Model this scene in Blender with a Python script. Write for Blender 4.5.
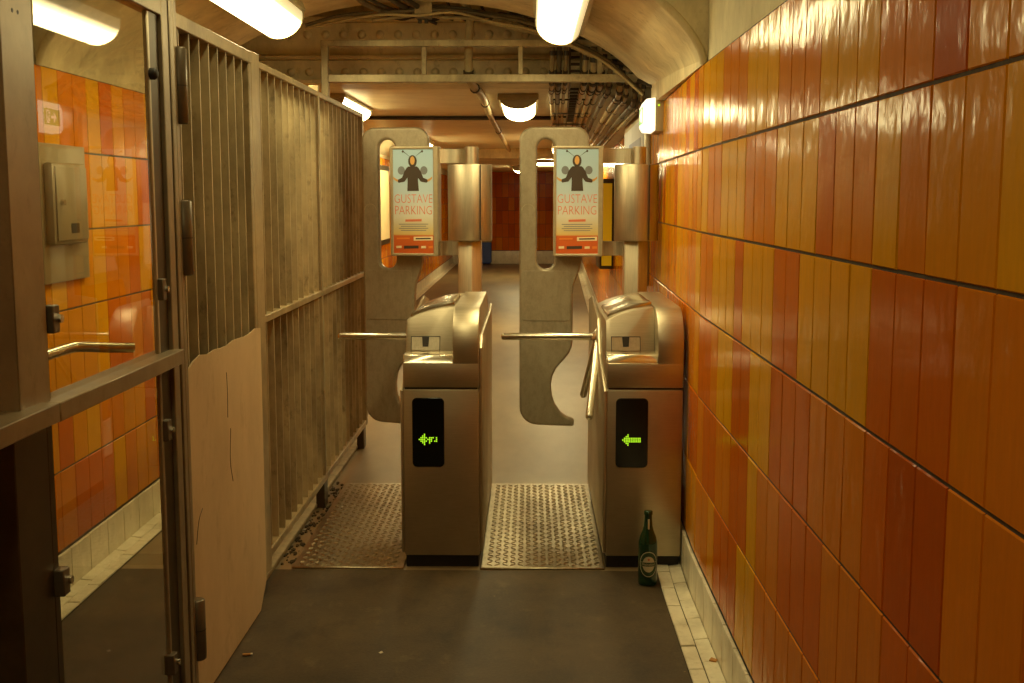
import bpy, bmesh, math, random
from mathutils import Vector, Matrix
random.seed(7)
for o in list(bpy.data.objects): bpy.data.objects.remove(o)
S = bpy.context.scene
COL = S.collection
PI = math.pi

# ------------------------------------------------------------------ camera, world, exposure
EYE = 1.43
FPX = 1160.0
cam = bpy.data.cameras.new('camera')
camo = bpy.data.objects.new('camera', cam)
COL.objects.link(camo)
cam.sensor_width = 36.0
cam.lens = 36.0 * FPX / 1024.0
cam.clip_start = 0.05
camo.location = (0, 0, EYE)
camo.rotation_euler = (math.radians(90 - 7.05), 0, math.radians(0.88))
S.camera = camo
W = bpy.data.worlds.new('world')
S.world = W
W.use_nodes = True
W.node_tree.nodes['Background'].inputs[0].default_value = (1.0, 0.75, 0.45, 1)
W.node_tree.nodes['Background'].inputs[1].default_value = 0.02
S.view_settings.view_transform = 'Standard'
S.view_settings.look = 'None'
S.view_settings.exposure = 0.0
S.view_settings.gamma = 1.0
S.view_settings.use_curve_mapping = False
LAMP = 27.0
LAMPCOL = (1.0, 0.85, 0.42)


# ------------------------------------------------------------------ materials
def srgb(r, g, b):
    f = lambda c: (c / 255 / 12.92) if c / 255 <= 0.04045 else ((c / 255 + 0.055) / 1.055) ** 2.4
    return (f(r), f(g), f(b), 1)


class NT:
    def __init__(s, name):
        s.m = bpy.data.materials.new(name)
        s.m.use_nodes = True
        s.t = s.m.node_tree
        s.b = s.t.nodes['Principled BSDF']
        s.out = s.t.nodes['Material Output']

    def n(s, typ, **k):
        nd = s.t.nodes.new(typ)
        for a, v in k.items():
            setattr(nd, a, v)
        return nd

    def l(s, a, b):
        s.t.links.new(a, b)

    def pos(s, scale=(1, 1, 1), obj=False):
        mp = s.n('ShaderNodeMapping')
        if obj:
            src = s.n('ShaderNodeTexCoord').outputs['Object']
        else:
            src = s.n('ShaderNodeNewGeometry').outputs['Position']
        s.l(src, mp.inputs['Vector'])
        mp.inputs['Scale'].default_value = scale
        return mp.outputs['Vector']

    def noise(s, vec, scale, detail=4, rough=0.6):
        nz = s.n('ShaderNodeTexNoise')
        s.l(vec, nz.inputs['Vector'])
        nz.inputs['Scale'].default_value = scale
        nz.inputs['Detail'].default_value = detail
        nz.inputs['Roughness'].default_value = rough
        return nz.outputs['Fac']

    def ramp(s, fac, stops):
        r = s.n('ShaderNodeValToRGB')
        s.l(fac, r.inputs['Fac'])
        e = r.color_ramp.elements
        while len(e) < len(stops):
            e.new(0.5)
        for i, (p, c) in enumerate(stops):
            e[i].position = p
            e[i].color = c if len(c) == 4 else (*c, 1)
        return r.outputs['Color']

    def mix(s, fac, a, b, mode='MIX'):
        m = s.n('ShaderNodeMix', data_type='RGBA', blend_type=mode)
        if isinstance(fac, (int, float)):
            m.inputs['Factor'].default_value = fac
        else:
            s.l(fac, m.inputs['Factor'])
        for sock, v in ((m.inputs['A'], a), (m.inputs['B'], b)):
            if isinstance(v, tuple):
                sock.default_value = v
            else:
                s.l(v, sock)
        return m.outputs['Result']

    def bump(s, h, strength, dist=0.01, normal=None):
        b = s.n('ShaderNodeBump')
        s.l(h, b.inputs['Height'])
        b.inputs['Strength'].default_value = strength
        b.inputs['Distance'].default_value = dist
        if normal is not None:
            s.l(normal, b.inputs['Normal'])
        return b.outputs['Normal']

    def fin(s, color=None, rough=None, metal=None, normal=None, **k):
        for nm, v in (('Base Color', color), ('Roughness', rough), ('Metallic', metal), ('Normal', normal)):
            if v is None:
                continue
            if isinstance(v, (int, float, tuple)):
                s.b.inputs[nm].default_value = v
            else:
                s.l(v, s.b.inputs[nm])
        for nm, v in k.items():
            s.b.inputs[nm.replace('_', ' ')].default_value = v
        return s.m


def scl(c, f):
    return (c[0] * f, c[1] * f, c[2] * f, 1)


def plain(name, col, rough=0.5, metal=0.0, var=0.25, scale=12.0, bump=0.1, grime=None, gamt=0.5, obj=False, stretch=(1, 1, 1)):
    t = NT(name)
    p = t.pos(stretch, obj)
    nz = t.noise(p, scale, 5, 0.65)
    c = t.ramp(nz, [(0.3, scl(col, 1 - var)), (0.7, scl(col, 1 + var * 0.5))])
    if grime:
        g = t.noise(t.pos((1, 1, 0.45), obj), scale * 0.35, 8, 0.7)
        gm = t.ramp(g, [(0.44, (0, 0, 0)), (0.66, (gamt, gamt, gamt))])
        c = t.mix(gm, c, grime)
        g2 = t.noise(t.pos((1, 1, 0.6), obj), scale * 2.6, 5, 0.75)
        c = t.mix(t.ramp(g2, [(0.56, (0, 0, 0)), (0.70, (gamt * 0.8, gamt * 0.8, gamt * 0.8))]), c, grime)
    nrm = t.bump(nz, bump, 0.004) if bump else None
    return t.fin(c, rough, metal, nrm)


def steel(name, col, rough=0.3, stretch=(4, 60, 300), var=0.15, bump=0.04, smudge=0.25):
    t = NT(name)
    br = t.noise(t.pos(stretch), 3.0, 3, 0.6)
    sm = t.noise(t.pos(), 5.0, 5, 0.65)
    c = t.ramp(br, [(0.3, scl(col, 1 - var)), (0.7, scl(col, 1 + var * 0.5))])
    c = t.mix(t.ramp(sm, [(0.42, (0, 0, 0)), (0.75, (smudge, smudge, smudge))]), c, scl(col, 0.45))
    rr = t.n('ShaderNodeMapRange')
    t.l(sm, rr.inputs['Value'])
    rr.inputs['To Min'].default_value = rough * 0.75
    rr.inputs['To Max'].default_value = rough * 1.35
    return t.fin(c, rr.outputs['Result'], 1.0, t.bump(br, bump, 0.002))


def tile_mat(name, col, rough=0.15):
    t = NT(name)
    v = t.noise(t.pos((8, 8, 1.2)), 9.0, 4, 0.6)
    b = t.noise(t.pos(), 3.2, 3, 0.5)
    c = t.ramp(v, [(0.28, scl(col, 0.93)), (0.72, scl(col, 1.05))])
    c = t.mix(t.ramp(b, [(0.35, (0, 0, 0)), (0.7, (0.25, 0.25, 0.25))]), c, scl(col, 0.72))
    w = t.noise(t.pos((1, 1, 0.55)), 38.0, 2, 0.5)
    w2 = t.noise(t.pos((1, 1, 0.7)), 12.0, 2, 0.5)
    n = t.bump(w, 0.16, 0.006)
    n = t.bump(w2, 0.20, 0.012, n)
    return t.fin(c, rough, 0.0, n, Specular_IOR_Level=0.09)


def emis(name, col, strength):
    t = NT(name)
    t.b.inputs['Base Color'].default_value = (*col[:3], 1)
    t.b.inputs['Emission Color'].default_value = (*col[:3], 1)
    t.b.inputs['Emission Strength'].default_value = strength
    t.b.inputs['Roughness'].default_value = 0.4
    return t.m


M = {}
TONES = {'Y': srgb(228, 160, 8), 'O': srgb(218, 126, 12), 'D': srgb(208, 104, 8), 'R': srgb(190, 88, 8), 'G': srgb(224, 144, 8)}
for k_, c_ in TONES.items():
    M['tile_' + k_] = tile_mat('glazed_tile_' + {'Y': 'yellow', 'O': 'orange', 'D': 'deep_orange', 'R': 'red', 'G': 'amber'}[k_], c_)
M['grout'] = plain('dark_grout', srgb(78, 68, 48), 0.9, 0, 0.4, 30, 0.4)
M['white_tile'] = plain('white_glazed_tile', srgb(240, 232, 205), 0.35, 0, 0.12, 10, 0.12, srgb(140, 122, 84), 0.4)
M['white_grout'] = plain('dirty_grout', srgb(84, 74, 54), 0.9, 0, 0.4, 20, 0.3)
M['plaster'] = plain('cream_plaster', srgb(222, 206, 162), 0.7, 0, 0.16, 5, 0.35, srgb(120, 100, 64), 0.55)
M['plaster_light'] = plain('pale_wall_plaster', srgb(226, 214, 174), 0.7, 0, 0.10, 6, 0.3, srgb(150, 132, 92), 0.5)
M['ceil'] = plain('cream_ceiling_paint', srgb(230, 216, 176), 0.36, 0, 0.10, 3, 0.10, srgb(150, 126, 78), 0.45, stretch=(1, 3, 1))
M['beam'] = plain('painted_steel_beam', srgb(222, 208, 162), 0.5, 0, 0.2, 6, 0.2, srgb(104, 88, 56), 0.5)
M['steel'] = steel('brushed_steel', srgb(196, 184, 158), 0.40)
M['steel_v'] = steel('brushed_steel_vertical', srgb(196, 184, 158), 0.42, (60, 60, 3))
M['chrome'] = steel('polished_steel', srgb(216, 208, 188), 0.24, (4, 60, 300), 0.06, 0.01, 0.15)
M['paddle'] = plain('grey_gate_paint', srgb(160, 148, 122), 0.38, 0.25, 0.10, 120, 0.06, srgb(112, 98, 72), 0.35)
M['frame_paint'] = plain('silver_frame_paint', srgb(178, 164, 132), 0.35, 0.4, 0.1, 30, 0.04)
M['black'] = plain('black_plinth', srgb(22, 18, 13), 0.6, 0, 0.3, 20, 0.1)
M['black_glass'] = plain('black_display_glass', srgb(8, 8, 7), 0.12, 0, 0.1, 10, 0.0)
M['dark'] = plain('dark_slot', srgb(40, 33, 22), 0.5, 0, 0.2, 20, 0.0)
M['led'] = emis('green_led', (0.42, 0.88, 0.02), 1.2)
M['fence'] = plain('worn_khaki_paint', srgb(176, 159, 120), 0.5, 0.1, 0.25, 7, 0.15, srgb(84, 70, 42), 0.7)
M['fence_edge'] = plain('worn_khaki_rail_paint', srgb(166, 147, 108), 0.42, 0.2, 0.25, 9, 0.12, srgb(92, 76, 46), 0.6)
M['sheet'] = plain('scuffed_beige_sheet', srgb(205, 180, 138), 0.5, 0, 0.10, 3, 0.08, srgb(150, 122, 82), 0.5)
M['bronze'] = plain('greyish_door_metal', srgb(150, 134, 104), 0.38, 0.35, 0.2, 8, 0.06, srgb(92, 78, 52), 0.5)
M['dark_bronze'] = plain('dark_door_metal', srgb(74, 62, 40), 0.4, 0.6, 0.3, 10, 0.08)
M['rail'] = plain('grimy_galvanised_steel', srgb(176, 160, 120), 0.4, 0.3, 0.25, 14, 0.1, srgb(84, 70, 42), 0.7)
M['rubber'] = plain('black_rubber', srgb(30, 26, 18), 0.6, 0, 0.3, 20, 0.1)
M['hinge'] = plain('dark_hinge_paint', srgb(104, 92, 72), 0.35, 0.4, 0.25, 12, 0.1)
M['cable'] = plain('grimy_cable', srgb(112, 96, 62), 0.55, 0, 0.35, 14, 0.15, srgb(50, 40, 22), 0.7)
M['cable_dark'] = plain('dark_cable', srgb(58, 48, 30), 0.6, 0, 0.35, 14, 0.15)
M['conduit'] = plain('cream_conduit', srgb(178, 158, 110), 0.45, 0, 0.25, 14, 0.1, srgb(90, 72, 42), 0.6)
M['lamp_body'] = plain('lamp_housing', srgb(170, 155, 115), 0.45, 0.1, 0.15, 12, 0.05)
def lamp_mat(name, k, rim=0.012):
    # opal diffuser over a tube: brightest along the tube, dimmer towards both rims
    t = NT(name)
    tc = t.n('ShaderNodeTexCoord')
    sp = t.n('ShaderNodeSeparateXYZ')
    t.l(tc.outputs['Generated'], sp.inputs[0])
    c = t.ramp(sp.outputs['X'], [(0.0, (rim, rim, rim)), (0.09, (rim * 2, rim * 2, rim * 2)), (0.30, (0.8, 0.8, 0.8)), (0.5, (1, 1, 1)), (0.70, (0.8, 0.8, 0.8)), (0.91, (rim * 2, rim * 2, rim * 2)), (1.0, (rim, rim, rim))])
    ml = t.n('ShaderNodeMath', operation='MULTIPLY')
    t.l(c, ml.inputs[0])
    ml.inputs[1].default_value = k
    t.l(ml.outputs[0], t.b.inputs['Emission Strength'])
    t.b.inputs['Emission Color'].default_value = (*LAMPCOL, 1)
    t.b.inputs['Base Color'].default_value = (0.7, 0.62, 0.42, 1)
    t.b.inputs['Roughness'].default_value = 0.35
    return t.m


M['lamp'] = lamp_mat('lamp_diffuser', LAMP * 1.45)
M['lamp_far'] = lamp_mat('lamp_diffuser_far', LAMP * 1.25, 0.25)
M['lamp_end'] = lamp_mat('lamp_diffuser_end', LAMP * 2.6, 0.25)
M['fill_lamp'] = lamp_mat('fill_lamp_diffuser', LAMP * 1.0)
M['sign_lit'] = emis('sign_diffuser', (1.0, 0.88, 0.60), 1.7)
M['sign_green'] = emis('sign_pictogram_green', (0.05, 0.45, 0.10), 0.9)
M['sign_body'] = plain('sign_housing', srgb(178, 165, 132), 0.4, 0, 0.1, 14, 0.03)
M['yellow'] = plain('yellow_panel', srgb(255, 226, 10), 0.45, 0, 0.05, 10, 0.0)
M['paper'] = plain('pale_poster_paper', srgb(196, 200, 205), 0.5, 0, 0.12, 6, 0.0)
M['paper_blue'] = plain('blue_poster_print', srgb(130, 140, 172), 0.5, 0, 0.15, 9, 0.0)
M['paper_cream'] = plain('cream_poster_paper', srgb(225, 208, 160), 0.5, 0, 0.12, 6, 0.0)
M['blue'] = plain('blue_plastic', srgb(40, 75, 150), 0.4, 0, 0.2, 10, 0.0)
M['ebox'] = plain('grey_beige_enamel', srgb(158, 142, 108), 0.35, 0.1, 0.1, 6, 0.05)


def asphalt():
    t = NT('dark_asphalt')
    a = t.noise(t.pos(), 2.2, 6, 0.65)
    b = t.noise(t.pos(), 90.0, 3, 0.7)
    c = t.ramp(a, [(0.3, srgb(50, 39, 21)), (0.72, srgb(86, 69, 41))])
    c = t.mix(t.ramp(b, [(0.35, (0, 0, 0)), (0.8, (0.4, 0.4, 0.4))]), c, srgb(92, 80, 57))
    st = t.noise(t.pos((1, 0.6, 1)), 7.0, 7, 0.7)
    c = t.mix(t.ramp(st, [(0.50, (0, 0, 0)), (0.72, (0.75, 0.75, 0.75))]), c, srgb(34, 27, 16))
    c = t.mix(t.ramp(st, [(0.30, (0.6, 0.6, 0.6)), (0.42, (0, 0, 0))]), c, srgb(104, 88, 58))
    sp = t.n('ShaderNodeTexVoronoi')
    t.l(t.pos(), sp.inputs['Vector'])
    sp.inputs['Scale'].default_value = 7.0
    s = t.ramp(sp.outputs['Distance'], [(0.0, (0.6, 0.6, 0.6)), (0.035, (0, 0, 0))])
    c = t.mix(s, c, srgb(165, 140, 96))
    return t.fin(c, 0.62, 0, t.bump(b, 0.25, 0.004))


def lino():
    t = NT('grey_floor_screed')
    a = t.noise(t.pos((1, 0.35, 1)), 3.0, 6, 0.65)
    b = t.noise(t.pos(), 120.0, 2, 0.6)
    c = t.ramp(a, [(0.3, srgb(112, 97, 68)), (0.72, srgb(142, 124, 90))])
    return t.fin(c, 0.42, 0, t.bump(b, 0.08, 0.003))


M['asphalt'] = asphalt()
M['lino'] = lino()
M['concrete'] = plain('pale_concrete', srgb(152, 136, 102), 0.8, 0, 0.25, 16, 0.3, srgb(80, 66, 42), 0.5)
M['debris'] = plain('dark_dirt', srgb(62, 50, 30), 0.95, 0, 0.5, 40, 0.6)
M['tread'] = steel('worn_tread_plate', srgb(176, 164, 138), 0.37, (30, 6, 30), 0.25, 0.03, 0.45)


def glass_mat():
    t = NT('door_glass')
    t.t.nodes.remove(t.b)
    tr = t.n('ShaderNodeBsdfTransparent')
    tr.inputs[0].default_value = (0.93, 0.91, 0.82, 1)
    gl = t.n('ShaderNodeBsdfGlossy')
    gl.inputs['Roughness'].default_value = 0.015
    fr = t.n('ShaderNodeFresnel')
    fr.inputs['IOR'].default_value = 1.5
    mx = t.n('ShaderNodeMixShader')
    geo = t.n('ShaderNodeNewGeometry')
    inv = t.n('ShaderNodeMath', operation='SUBTRACT')
    inv.inputs[0].default_value = 1.0
    t.l(geo.outputs['Backfacing'], inv.inputs[1])
    ml = t.n('ShaderNodeMath', operation='MULTIPLY')
    t.l(fr.outputs[0], ml.inputs[0])
    t.l(inv.outputs[0], ml.inputs[1])
    t.l(ml.outputs[0], mx.inputs[0])
    t.l(tr.outputs[0], mx.inputs[1])
    t.l(gl.outputs[0], mx.inputs[2])
    df = t.n('ShaderNodeBsdfDiffuse')
    df.inputs[0].default_value = srgb(150, 130, 90)
    sm = t.noise(t.pos(), 4.0, 7, 0.7)
    rp = t.ramp(sm, [(0.45, (0.015, 0.015, 0.015)), (0.8, (0.10, 0.10, 0.10))])
    m2 = t.n('ShaderNodeMixShader')
    t.l(rp, m2.inputs[0])
    t.l(mx.outputs[0], m2.inputs[1])
    t.l(df.outputs[0], m2.inputs[2])
    t.l(m2.outputs[0], t.out.inputs['Surface'])
    return t.m


M['glass'] = glass_mat()


def poster_mat():
    t = NT('show_poster_print')
    tc = t.n('ShaderNodeTexCoord')
    sp = t.n('ShaderNodeSeparateXYZ')
    t.l(tc.outputs['Generated'], sp.inputs[0])
    nz = t.noise(t.pos(), 25.0, 3, 0.6)
    c = t.ramp(sp.outputs['Z'], [(0.0, srgb(196, 92, 40)), (0.17, srgb(200, 98, 44)), (0.185, srgb(212, 184, 112)), (0.24, srgb(206, 190, 140)),
                                 (0.36, srgb(208, 208, 194)), (0.6, srgb(178, 200, 210)), (1.0, srgb(166, 198, 216))])
    return t.fin(c, 0.3, 0)


M['poster'] = poster_mat()
M['ink_dark'] = plain('dark_print', srgb(66, 54, 42), 0.4, 0, 0.1, 10, 0)
M['ink_grey'] = plain('grey_print', srgb(118, 124, 128), 0.4, 0, 0.1, 10, 0)
M['ink_skin'] = plain('skin_print', srgb(206, 158, 88), 0.4, 0, 0.1, 10, 0)
M['ink_red'] = plain('salmon_print', srgb(214, 122, 88), 0.4, 0, 0.05, 10, 0)
M['ink_cream'] = plain('cream_print', srgb(232, 212, 168), 0.4, 0, 0.05, 10, 0)
M['ink_orange'] = plain('orange_print', srgb(222, 130, 50), 0.4, 0, 0.05, 10, 0)
gm = NT('green_bottle_glass')
M['bottle'] = gm.fin((0.004, 0.035, 0.012, 1), 0.06, 0.0, None, Coat_Weight=0.3)
M['label_green'] = plain('label_green_print', srgb(28, 62, 36), 0.4, 0, 0.1, 20, 0)
M['label_white'] = plain('label_white_print', srgb(190, 180, 150), 0.4, 0, 0.05, 20, 0)
M['label_red'] = plain('label_red_print', srgb(180, 40, 28), 0.4, 0, 0.05, 20, 0)
M['butt_orange'] = plain('cigarette_filter_paper', srgb(190, 130, 60), 0.7, 0, 0.2, 60, 0)
M['butt_white'] = plain('cigarette_white_paper', srgb(215, 205, 180), 0.7, 0, 0.1, 60, 0)


# ------------------------------------------------------------------ mesh helpers
class MB:
    def __init__(s):
        s.v = []
        s.f = []

    def add(s, vs, fs):
        o = len(s.v)
        s.v += [tuple(v) for v in vs]
        s.f += [tuple(i + o for i in f) for f in fs]
        return s

    def box(s, a, b):
        x0, y0, z0 = a
        x1, y1, z1 = b
        return s.add([(x0, y0, z0), (x1, y0, z0), (x1, y1, z0), (x0, y1, z0), (x0, y0, z1), (x1, y0, z1), (x1, y1, z1), (x0, y1, z1)],
                     [(0, 3, 2, 1), (4, 5, 6, 7), (0, 1, 5, 4), (1, 2, 6, 5), (2, 3, 7, 6), (3, 0, 4, 7)])

    def prism(s, poly, lo, hi, axis):
        """extrude a 2-D polygon along axis 0/1/2; poly gives the two other coords in order"""
        n = len(poly)

        def mk(p, h):
            q = list(p)
            q.insert(axis, h)
            return tuple(q)
        vs = [mk(p, lo) for p in poly] + [mk(p, hi) for p in poly]
        fs = [tuple(range(n - 1, -1, -1)), tuple(range(n, 2 * n))]
        fs += [(i, (i + 1) % n, n + (i + 1) % n, n + i) for i in range(n)]
        return s.add(vs, fs)

    def tube(s, pts, r, n=8, caps=True):
        P = [Vector(p) for p in pts]
        T = []
        for i in range(len(P)):
            a = P[max(i - 1, 0)]
            b = P[min(i + 1, len(P) - 1)]
            T.append((b - a).normalized())
        up = Vector((0, 0, 1)) if abs(T[0].z) < 0.9 else Vector((1, 0, 0))
        nx = T[0].cross(up).normalized()
        vs = []
        for i, p in enumerate(P):
            nx = (nx - T[i] * nx.dot(T[i])).normalized()
            ny = T[i].cross(nx)
            rr = r[i] if isinstance(r, (list, tuple)) else r
            for k in range(n):
                a = 2 * PI * k / n
                vs.append(p + nx * (math.cos(a) * rr) + ny * (math.sin(a) * rr))
        fs = []
        for i in range(len(P) - 1):
            for k in range(n):
                fs.append((i * n + k, i * n + (k + 1) % n, (i + 1) * n + (k + 1) % n, (i + 1) * n + k))
        if caps:
            fs.append(tuple(range(n - 1, -1, -1)))
            fs.append(tuple(range((len(P) - 1) * n, len(P) * n)))
        return s.add(vs, fs)

    def lathe(s, prof, n=24, c=(0, 0, 0)):
        vs = []
        for r, z in prof:
            for k in range(n):
                a = 2 * PI * k / n
                vs.append((c[0] + r * math.cos(a), c[1] + r * math.sin(a), c[2] + z))
        fs = []
        for i in range(len(prof) - 1):
            for k in range(n):
                fs.append((i * n + k, i * n + (k + 1) % n, (i + 1) * n + (k + 1) % n, (i + 1) * n + k))
        fs.append(tuple(range(n - 1, -1, -1)))
        fs.append(tuple(range((len(prof) - 1) * n, len(prof) * n)))
        return s.add(vs, fs)

    def mesh(s, name, mat, bevel=0.0, smooth=False, seg=2, recalc=True):
        me = bpy.data.meshes.new(name)
        me.from_pydata(s.v, [], s.f)
        if recalc or bevel:
            bm = bmesh.new()
            bm.from_mesh(me)
            if recalc:
                bmesh.ops.recalc_face_normals(bm, faces=bm.faces)
            if bevel:
                ed = [e for e in bm.edges if len(e.link_faces) == 2 and e.calc_face_angle(0) > 0.5]
                bmesh.ops.bevel(bm, geom=ed, offset=bevel, segments=seg, affect='EDGES', profile=0.5, clamp_overlap=True)
            bm.to_mesh(me)
            bm.free()
        if smooth or bevel:
            me.polygons.foreach_set('use_smooth', [True] * len(me.polygons))
            me.set_sharp_from_angle(angle=math.radians(38 if not smooth else 50))
        me.materials.append(mat if not isinstance(mat, str) else M[mat])
        return me

    def obj(s, name, mat, parent=None, bevel=0.0, smooth=False, seg=2):
        return link(name, s.mesh(name, mat, bevel, smooth, seg), parent)


def link(name, me, parent=None):
    o = bpy.data.objects.new(name, me)
    COL.objects.link(o)
    if parent:
        o.parent = parent
    return o


def tag(o, label=None, cat=None, group=None, kind=None):
    if label:
        o['label'] = label
    if cat:
        o['category'] = cat
    if group:
        o['group'] = group
    if kind:
        o['kind'] = kind
    return o


def thing(name, label, cat, loc=(0, 0, 0), rz=0.0, group=None):
    o = bpy.data.objects.new(name, None)
    COL.objects.link(o)
    o.empty_display_size = 0.1
    o.location = loc
    o.rotation_euler = (0, 0, rz)
    return tag(o, label, cat, group)


def struct(o):
    o['kind'] = 'structure'
    return o


def arc(cx, cy, r, a0, a1, n=8, ry=None):
    ry = r if ry is None else ry
    return [(cx + r * math.cos(math.radians(a0 + (a1 - a0) * i / n)), cy + ry * math.sin(math.radians(a0 + (a1 - a0) * i / n))) for i in range(n + 1)]


def rrect(x0, y0, x1, y1, r, n=5):
    return (arc(x1 - r, y0 + r, r, -90, 0, n) + arc(x1 - r, y1 - r, r, 0, 90, n) + arc(x0 + r, y1 - r, r, 90, 180, n) + arc(x0 + r, y0 + r, r, 180, 270, n))


def catmull(pts, n=6):
    P = [Vector(p) for p in pts]
    out = []
    for i in range(len(P) - 1):
        a, b = P[i], P[i + 1]
        p0 = P[i - 1] if i else a * 2 - b
        p3 = P[i + 2] if i + 2 < len(P) else b * 2 - a
        for k in range(n):
            t = k / n
            out.append(0.5 * ((2 * a) + (b - p0) * t + (2 * p0 - 5 * a + 4 * b - p3) * t * t + (3 * a - p0 - 3 * b + p3) * t ** 3))
    out.append(P[-1])
    return out


def curve_plate(name, loops, thick, bev, mat, parent=None, mtx=None, seg=3):
    """closed 2-D loops (first = outline, others = holes) extruded with rounded edges, in local XY, centred on z"""
    cu = bpy.data.curves.new('tmp', 'CURVE')
    cu.dimensions = '2D'
    cu.fill_mode = 'BOTH'
    cu.extrude = max(thick / 2 - bev, 0)
    cu.bevel_depth = bev
    cu.bevel_resolution = seg
    cu.offset = -bev
    for lp in loops:
        sp = cu.splines.new('POLY')
        sp.points.add(len(lp) - 1)
        for i, p in enumerate(lp):
            sp.points[i].co = (p[0], p[1], 0, 1)
        sp.use_cyclic_u = True
    o = bpy.data.objects.new('tmp', cu)
    COL.objects.link(o)
    me = bpy.data.meshes.new_from_object(o.evaluated_get(bpy.context.evaluated_depsgraph_get()))
    bpy.data.objects.remove(o)
    bpy.data.curves.remove(cu)
    me.name = name
    if mtx is not None:
        me.transform(mtx)
    me.polygons.foreach_set('use_smooth', [True] * len(me.polygons))
    me.set_sharp_from_angle(angle=math.radians(35))
    me.materials.clear()
    me.materials.append(M[mat])
    return link(name, me, parent)


def text_mesh(name, body, size, mat, parent, mtx, sx=1.0, extrude=0.0003, bold=0.0):
    cu = bpy.data.curves.new('tmp', 'FONT')
    cu.body = body
    cu.size = size
    cu.align_x = 'CENTER'
    cu.align_y = 'CENTER'
    cu.extrude = extrude
    cu.offset = bold
    cu.resolution_u = 3
    o = bpy.data.objects.new('tmp', cu)
    COL.objects.link(o)
    me = bpy.data.meshes.new_from_object(o.evaluated_get(bpy.context.evaluated_depsgraph_get()))
    bpy.data.objects.remove(o)
    bpy.data.curves.remove(cu)
    me.name = name
    me.transform(mtx @ Matrix.Diagonal((sx, 1, 1, 1)))
    me.materials.clear()
    me.materials.append(M[mat])
    return link(name, me, parent)


# mapping: local XY plate -> world XZ, facing -Y
XZ = Matrix(((1, 0, 0, 0), (0, 0, -1, 0), (0, 1, 0, 0), (0, 0, 0, 1))) @ Matrix.Identity(4)

# ------------------------------------------------------------------ dimensions of the corridor
XR = 0.596          # face of the right-hand tiles
XL = -1.70          # face of the left-hand tiles
YJ = 4.07           # joint where the right wall turns slightly and the vault starts
TOPT = 1.889        # top of tiling
YB = 25.5           # far end wall
YN = -3.0           # wall behind the viewpoint
BEND = 0.024
TW, TH = 0.1355, 0.289
Z0T = 0.155


def xr(y):
    return XR + max(0.0, y - YJ) * BEND


# ------------------------------------------------------------------ floor
fl = MB().box((XL - 0.1, YN, -0.1), (1.4, 4.345, 0.0)).obj('floor', 'asphalt')
struct(fl)
MB().box((XL - 0.1, 4.345, -0.1), (1.4, YB + 0.2, 0.0)).obj('floor_screed', 'lino', fl)
# concrete kerb strip and dirt under the fence
MB().box((-1.06, 4.12, 0.0), (-0.985, 6.75, 0.022)).obj('kerb_strip', 'concrete', fl, bevel=0.006)
db = MB()
for i in range(140):
    y = random.uniform(4.4, 5.75)
    x = random.uniform(-0.985, -0.915) if random.random() < 0.8 else random.uniform(-0.99, -0.9)
    r = random.uniform(0.003, 0.011)
    pts = [(x + r * random.uniform(0.6, 1.2) * math.cos(a), y + 1.8 * r * random.uniform(0.6, 1.2) * math.sin(a)) for a in [k * PI / 3 for k in range(6)]]
    db.prism(pts, 0.0, r * 0.5, 2)
d = db.obj('dirt', 'debris', fl)
d['kind'] = 'stuff'


# ------------------------------------------------------------------ tiled walls
def tile_mesh(w, h, t, mat, inset=0.0022, name='tile'):
    # local: face towards -X, width along Y, height along Z, base at x=0
    a, b = w / 2, h / 2
    v = [(0, -a, -b), (0, a, -b), (0, a, b), (0, -a, b)]
    v += [(-t * 0.6, -a, -b), (-t * 0.6, a, -b), (-t * 0.6, a, b), (-t * 0.6, -a, b)]
    i = inset
    v += [(-t, -a + i, -b + i), (-t, a - i, -b + i), (-t, a - i, b - i), (-t, -a + i, b - i)]
    f = [(8, 11, 10, 9)]
    for k in range(4):
        n = (k + 1) % 4
        f += [(k, n, 4 + n, 4 + k)[::-1], (4 + k, 4 + n, 8 + n, 8 + k)[::-1]]
    mb = MB().add(v, f)
    return mb.mesh(name, mat)


TILEM = {k: tile_mesh(TW - 0.004, TH - 0.0055, 0.008, 'tile_' + k) for k in TONES}
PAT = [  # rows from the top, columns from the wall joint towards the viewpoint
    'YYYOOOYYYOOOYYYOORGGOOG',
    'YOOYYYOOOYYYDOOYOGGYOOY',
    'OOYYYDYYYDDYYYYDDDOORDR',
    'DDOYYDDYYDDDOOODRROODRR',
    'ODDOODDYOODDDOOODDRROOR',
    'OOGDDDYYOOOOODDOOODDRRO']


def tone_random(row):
    return random.choice('YYYGGGOOOOD' if row < 3 else 'YGGGOOOOODD')


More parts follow.
